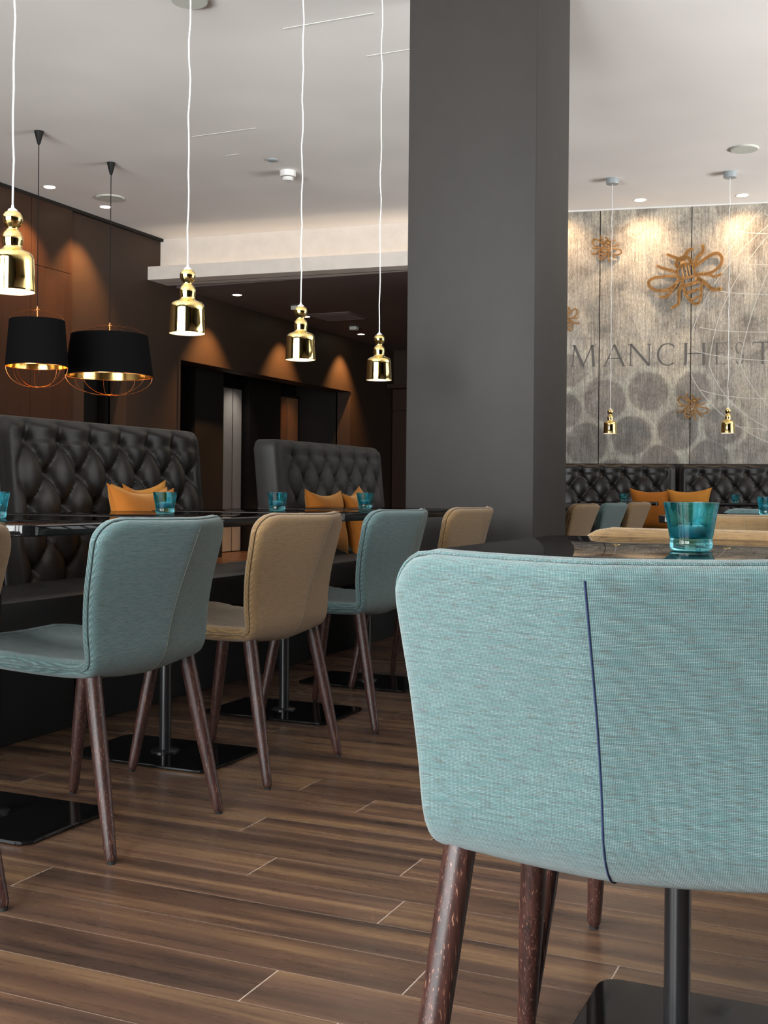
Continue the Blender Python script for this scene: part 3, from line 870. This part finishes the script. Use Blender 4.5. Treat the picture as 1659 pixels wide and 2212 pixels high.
# spider-web like pale lines, (x,z) in mural space
def bez(a, b, c, n=14):
    return [((1-t)**2*a[0]+2*t*(1-t)*b[0]+t*t*c[0], (1-t)**2*a[1]+2*t*(1-t)*b[1]+t*t*c[1]) for t in [i/n for i in range(n+1)]]
web = [bez((1.86, 3.36), (1.05, 2.75), (1.02, 1.95)), bez((1.90, 3.36), (1.25, 2.75), (1.20, 1.95)), bez((1.98, 3.36), (1.55, 2.75), (1.44, 1.95)),
       bez((1.02, 1.99), (1.15, 1.45), (1.95, 1.14)), bez((1.20, 1.96), (1.35, 1.45), (1.98, 1.27)), bez((1.44, 2.0), (1.55, 1.60), (1.98, 1.36)),
       bez((1.35, 3.17), (1.6, 3.08), (2.3, 3.12)), bez((1.28, 2.62), (1.6, 2.54), (2.4, 2.62)), bez((1.12, 2.30), (1.5, 2.20), (2.4, 2.28)),
       bez((1.05, 2.10), (1.5, 1.94), (2.4, 2.0)), bez((1.13, 1.74), (1.45, 1.60), (2.4, 1.68)), bez((1.38, 1.42), (1.7, 1.34), (2.4, 1.42)),
       bez((1.45, 2.86), (1.7, 2.82), (2.4, 2.88)), bez((1.62, 3.30), (1.9, 3.1), (2.4, 3.0)), bez((1.62, 3.37), (1.3, 2.95), (1.12, 2.55))]
nm = ['left', 'second', 'third', 'right']
lab = ['narrow mural panel beside the column, with the painted letter M', 'mural panel with dark honeycomb cells and the letters A, N and C', 'mural panel right of the big bee joint, crossed by pale web lines', 'sliver of mural panel at the very right edge of the photo']
for i in range(4):
    a, b = joints[i]+.004, joints[i+1]-.004
    t = thing('mural_panel', lab[i], 'wall panel', (mur(0, .002).x, mur(0, .002).y, 0), MUR_A, 'printed mural panels')
    MB().box(a, b, -.02, 0, MZ0, MZ1).build('printed_board', 'mural_print', t, smooth=0)
    for ch, x0, wd in [(c_, .068+(x_-.068)*1.065, w_*1.05) for c_, x_, w_ in word]:
        lb = MB(); n_ = 0
        for s_ in LET[ch]:
            sg = clip_seg((x0+s_[0]*wd, LZ0+s_[1]*LH), (x0+s_[2]*wd, LZ0+s_[3]*LH), a, b)
            if sg: flat_seg(lb, sg[0], sg[1], s_[4]*wd*1.05, s_[4]*wd*1.05, -.0206, -.0198); n_ += 1
        if n_: lb.build('letter', 'letter_ink', t, smooth=0)
    wbm = MB(); n_ = 0
    for ln in [[(x_*1.08, z_) for x_, z_ in l_] for l_ in web]:
        for p, q in zip(ln, ln[1:]):
            sg = clip_seg(p, q, a, b)
            if sg and max(sg[0][1], sg[1][1]) < MZ1: flat_seg(wbm, sg[0], sg[1],   .0062, .0062, -.0210, -.0198); n_ += 1
    if n_: wbm.build('web_drawing', 'web_paint', t, smooth=0)
tr = MB()
a = mur(-.1, .03); 
struct('trim_8', MB().box(-.1, 3.2, -.035, 0, HC-.014, HC-.001), 'white_plastic', loc=(MUR_O.x, MUR_O.y, 0), rot=MUR_A, smooth=0)

BEE = [  # polylines (px in a drawing 1659 wide), widths
 ([(440, 290), (560, 345), (650, 385)], 42, 70), ([(880, 205), (800, 240), (745, 340)], 40, 75),
 ([(595, 480), (620, 410), (700, 360), (790, 355), (850, 410), (865, 470)], 60, 60),
 ([(600, 500), (660, 520), (760, 480), (860, 460)], 62, 62), ([(700, 380), (715, 500)], 70, 70), ([(640, 400), (700, 400), (760, 370)], 55, 55),
 ([(625, 530), (625, 640), (660, 740)], 44, 44), ([(900, 450), (905, 560), (950, 680)], 46, 46), ([(640, 725), (790, 722), (945, 680)], 46, 46),
 ([(700, 530), (735, 710)], 20, 20), ([(765, 510), (800, 690)], 18, 18), ([(815, 500), (850, 670)], 18, 18), ([(650, 540), (760, 500), (880, 480)], 36, 36),
 ([(700, 740), (735, 900), (790, 1050), (870, 1160), (950, 1205)], 50, 46), ([(960, 690), (1040, 800), (1045, 950), (1030, 1110), (990, 1195)], 48, 44),
 ([(725, 875), (870, 835), (1035, 775)], 66, 66), ([(760, 1010), (880, 970), (1040, 925)], 58, 58), ([(840, 1130), (950, 1090), (1030, 1050)], 36, 36), ([(900, 1195), (1000, 1190)], 44, 44), ([(950, 1195), (970, 1180)], 40, 40),
 ([(620, 690), (400, 690), (200, 712), (112, 785), (150, 880), (260, 935), (430, 932), (560, 860), (670, 740)], 48, 56),
 ([(910, 540), (1060, 425), (1200, 330), (1320, 302), (1392, 375), (1380, 500), (1280, 605), (1160, 655), (930, 665)], 60, 50),
 ([(265, 490), (340, 530), (480, 575), (620, 620)], 40, 60), ([(325, 1055), (430, 1055), (500, 970), (590, 860)], 44, 60), ([(535, 1260), (640, 1190), (650, 1050), (655, 950), (710, 840)], 50, 70),
 ([(1060, 150), (1060, 260), (970, 360), (930, 500)], 55, 70), ([(1380, 680), (1270, 722), (1180, 685), (980, 672)], 42, 46), ([(1375, 945), (1240, 950), (1160, 880), (1060, 790), (960, 750)], 62, 70)]
def bee(label, s, z, size, flip, rot, stand=.035):
    mb = MB(); k = size/1300.0
    cr, srn = math.cos(rot), math.sin(rot)
    def T(p):
        x, y = (p[0]-760)*k*(-1 if flip else 1), -(p[1]-700)*k
        return (x*cr-y*srn, x*srn+y*cr)
    for pts, w0, w1 in BEE:
        m = len(pts)
        sp = catmull(pts, 5) if m > 2 else pts
        M_ = len(sp)
        for i in range(M_-1):
            wa = (w0+(w1-w0)*i/(M_-1))*k; wb_ = (w0+(w1-w0)*(i+1)/(M_-1))*k
            flat_seg(mb, T(sp[i]), T(sp[i+1]), wa, wb_, -.006, .006)
            flat_disc(mb, T(sp[i]), wa/2, -.006, .006)
        flat_disc(mb, T(sp[-1]), w1*k/2, -.006, .006)
    p = mur(s, .022+stand)
    t = thing('bee_ornament', label, 'wall ornament', (p.x, p.y, z), MUR_A, 'metal bees on the mural')
    mb.build('bee_cutout', 'bee_metal', t, smooth=30)
    pins = MB()
    for (x, y) in ((760, 600), (900, 950)):
        q = T((x, y)); pins.tube([(q[0], 0, q[1]), (q[0], stand, q[1])], .004, 8)
    pins.build('standoff', 'black_metal', t)
    return t
bee('largest orange metal bee on the mural, wings spread above the lettering', 1.08, 2.755, .645, False, 0)
bee('small orange metal bee near the top left of the mural', .385, 3.03, .27, True, math.radians(-5))
bee('small orange metal bee low on the mural, right of the honeycomb cells', 1.155, 1.585, .275, True, math.radians(-5))
bee('small orange metal bee mostly hidden by the column edge', .005, 2.385, .27, False, math.radians(12))

# ------------------------------------------------------------------ ceiling fittings and lamps
def downlight(x, y, z, label):
    t = thing('downlight', label, 'downlight', (x, y, z), 0, 'round ceiling downlights')
    MB().lathe([(.048, -.001), (.058, -.003), (.062, -.001), (.062, 0)], 32, close=False).build('trim_ring', 'white_plastic', t)
    MB().lathe([(0, -.0015), (.048, -.0015)], 32, close=False).build('lens', 'lamp_glow', t)
    return t
def spot(name, x, y, z, e, col=(1, .62, .30), ang=70, blend=.7, tx=0, ty=0, size=.03):
    l = bpy.data.lights.new(name, 'SPOT'); l.energy = e; l.color = col; l.spot_size = math.radians(ang); l.spot_blend = blend; l.shadow_soft_size = size
    o = bpy.data.objects.new(name, l); COL.objects.link(o); o.location = (x, y, z-.02)
    o.rotation_euler = Vector((tx, ty, -1)).to_track_quat('-Z', 'Y').to_euler(); return o
DL = [(-6.683, 7.953, HC, 'downlight over the veneer panels at the far left'), (-6.672, 8.712, HC, 'downlight touching the cord of the wider drum lamp'),
      (-6.614, 10.956, SZ, 'downlight in the brown lowered ceiling, between first two scallops of light'), (-6.65, 12.65, SZ, 'downlight in the lowered ceiling hidden behind the third brass pendant'), (-6.687, 14.339, SZ, 'farthest downlight in the brown lowered ceiling by the fourth brass pendant')]
for x, y, z, l in DL:
    downlight(x, y, z, l)
E_WALL = 190
for (x, y, z, l) in DL: spot('wall_spot', x, y, z, E_WALL if z > 3 else E_WALL*1.2, (1, .5, .17), 78, .8, -.22, 0)
DR = [(-2.83, 10.15, 'downlight above the mural hidden by the column'), (-2.078, 10.269, 'downlight above the mural, left of the far right pendant'), (-1.227, 10.436, 'downlight above the mural at the right edge of the photo')]
for x, y, l in DR:
    downlight(x, y, HC, l); spot('mural_spot', x, y, HC, 26, (1, .66, .38), 120, 1, .02, .45)
spot('lobby_fill_spot', -7.40, 12.80, 2.3, 13, (1, .9, .8), 84, 1, -.42, 0)  # added fill lamp without a fitting, brightens the pale lift doors
spot('lobby_fill_spot', -7.36, 14.3, 2.3, 6, (1, .5, .2), 84, 1, -.42, 0)  # second added fill, warm, aimed at the bronze doors

def disc(name, x, y, z, r, mat, label, cat, h=.012):
    o = MB().lathe([(r, 0), (r, -h*.4), (r*.93, -h), (0, -h)], 40, close=False).build(name, mat, loc=(x, y, z)); tag(o, label, cat); return o
disc('ceiling_speaker', -6.42, 8.449, HC, .125, 'off_white_disc', 'round white ceiling speaker above the wider drum lamp', 'ceiling speaker')
disc('ceiling_speaker', -3.409, 5.14, HC, .10, 'off_white_disc', 'round ceiling disc at the top edge behind the second pendant cord', 'ceiling speaker', .03)
disc('ceiling_speaker', -1.05, 9.02, HC, .105, 'off_white_disc', 'round ceiling speaker on the right half of the ceiling', 'ceiling speaker')
sd = thing('smoke_detector', 'white smoke detector on the ceiling between the second and third pendant cords', 'smoke detector', (-4.534, 8.287, HC))
MB().lathe([(.065, 0), (.065, -.035), (.058, -.045), (0, -.045)], 32, close=False).build('base', 'white_plastic', sd)
MB().lathe([(.045, -.05), (.045, -.066), (.036, -.078), (0, -.078)], 32, close=False).build('sensor_head', 'white_plastic', sd)
MB().lathe([(.032, -.045), (.032, -.05)], 32).build('sensor_gap', 'black_matt', sd)
tag(MB().lathe([(.04, 0), (.04, -.008), (.03, -.012), (0, -.012)], 24, close=False).build('ceiling_sensor', 'grey_plastic', loc=(-4.49, 7.949, HC)), 'tiny flat ceiling sensor beside the smoke detector', 'sensor')
for (x0, x1, y, l) in ((-4.741, -4.209, 7.21, 'pale slot in the ceiling right of the second pendant cord'), (-3.158, -2.604, 5.71, 'pale slot in the ceiling crossed by the third pendant cord'),
                       (-4.77, -4.66, 7.716, 'shortest pale ceiling slot under the longer one'), (-2.90, -2.50, 6.262, 'faint ceiling slot beside the top of the column')):
    tag(MB().box(x0, x1, y-.008, y+.008, HC-.002, HC+.001).build('ceiling_slot', 'white_plastic', smooth=0), l, 'ceiling slot', 'ceiling slots')
g = thing('ceiling_grille', 'square flush grille in the brown lowered ceiling', 'air grille', (-6.259, 12.746, SZ))
MB().box(-.3, .3, -.3, .3, -.012, 0, .003).build('frame', 'soffit_paint', g)
sl = MB()
for i in range(9): sl.box(-.26, .26, -.24+i*.06-.012, -.24+i*.06+.012, -.018, -.0125)
sl.build('slats', 'soffit_paint', g, smooth=0)
tag(MB().box(-.05, .05, -.05, .05, -.05, 0, .012).build('ceiling_sensor', 'off_white_disc', loc=(-6.367, 11.867, SZ)), 'small white box sensor in the lowered ceiling left of the third pendant', 'sensor')
tag(MB().box(-.05, .05, -.05, .05, -.05, 0, .012).build('ceiling_sensor', 'off_white_disc', loc=(-6.45, 13.616, SZ)), 'small white box sensor in the lowered ceiling right of the third pendant', 'sensor')

# ------------------------------------------------------------------ daylight through the windows, added ceiling fill, lamp light
EF, EFG, ER, ERG = 310, 4000, 42, 5200
def area(name, loc, d, sx, sy, e, col):
    l = bpy.data.lights.new(name, 'AREA'); l.shape = 'RECTANGLE'; l.size = sx; l.size_y = sy; l.energy = e; l.color = col
    o = bpy.data.objects.new(name, l); COL.objects.link(o); o.location = loc
    o.rotation_euler = Vector(d).to_track_quat('-Z', 'Y').to_euler(); return o
for i in range(3):
    area('sky_window', (-5.4+5.2/3*(i+.5), -1.90, 1.6), (0, 1, 0), 1.45, 2.9, EF, (.95, .985, 1))
for i in range(3):
    area('sky_window', (6.20, 5.0+7/3*(i+.5), 1.6), (-1, 0, 0), 7/3-.3, 2.9, ER, (.94, .985, 1))
# added fill panels outside, throwing light up through the windows to brighten the ceiling
area('ceiling_fill', (-2.8, -3.95, -.1), (0, 0, 1), 6.0, 3.8, EFG, (1, .965, .92))
area('ceiling_fill', (8.2, 8.5, -.1), (0, 0, 1), 3.8, 8.0, ERG, (1, .99, .965))
def point(name, loc, e, col, r=.03):
    l = bpy.data.lights.new(name, 'POINT'); l.energy = e; l.color = col; l.shadow_soft_size = r
    o = bpy.data.objects.new(name, l); COL.objects.link(o); o.location = loc; return o

wd = bpy.data.worlds.new('World'); sc.world = wd; wd.use_nodes = True
bg = wd.node_tree.nodes['Background']; bg.inputs[0].default_value = (.85, .93, 1, 1); bg.inputs[1].default_value = .9

# ------------------------------------------------------------------ camera
cam = bpy.data.cameras.new('camera'); co = bpy.data.objects.new('camera', cam); COL.objects.link(co)
cam.sensor_fit = 'AUTO'; cam.sensor_width = 36
cam.lens = 2500/2212*36
cam.shift_y = -48/2212
cam.clip_start = .02
T = math.atan(.441)
co.matrix_world = Matrix.Translation((0, 0, .817)) @ Matrix.Rotation(T, 4, 'Z') @ Matrix.Rotation(PI/2, 4, 'X') @ Matrix.Rotation(.009, 4, 'Z')
sc.camera = co
sc.view_settings.view_transform = 'Standard'; sc.view_settings.look = 'None'
sc.view_settings.gamma = 1; sc.view_settings.exposure = 0.0
sc.view_settings.use_curve_mapping = False
sc.cycles.use_denoising = True
sc.cycles.max_bounces = 10; sc.cycles.glossy_bounces = 5; sc.cycles.transmission_bounces = 8; sc.cycles.diffuse_bounces = 4
sc.cycles.caustics_reflective = False; sc.cycles.caustics_refractive = False
sc.cycles.sample_clamp_indirect = 6
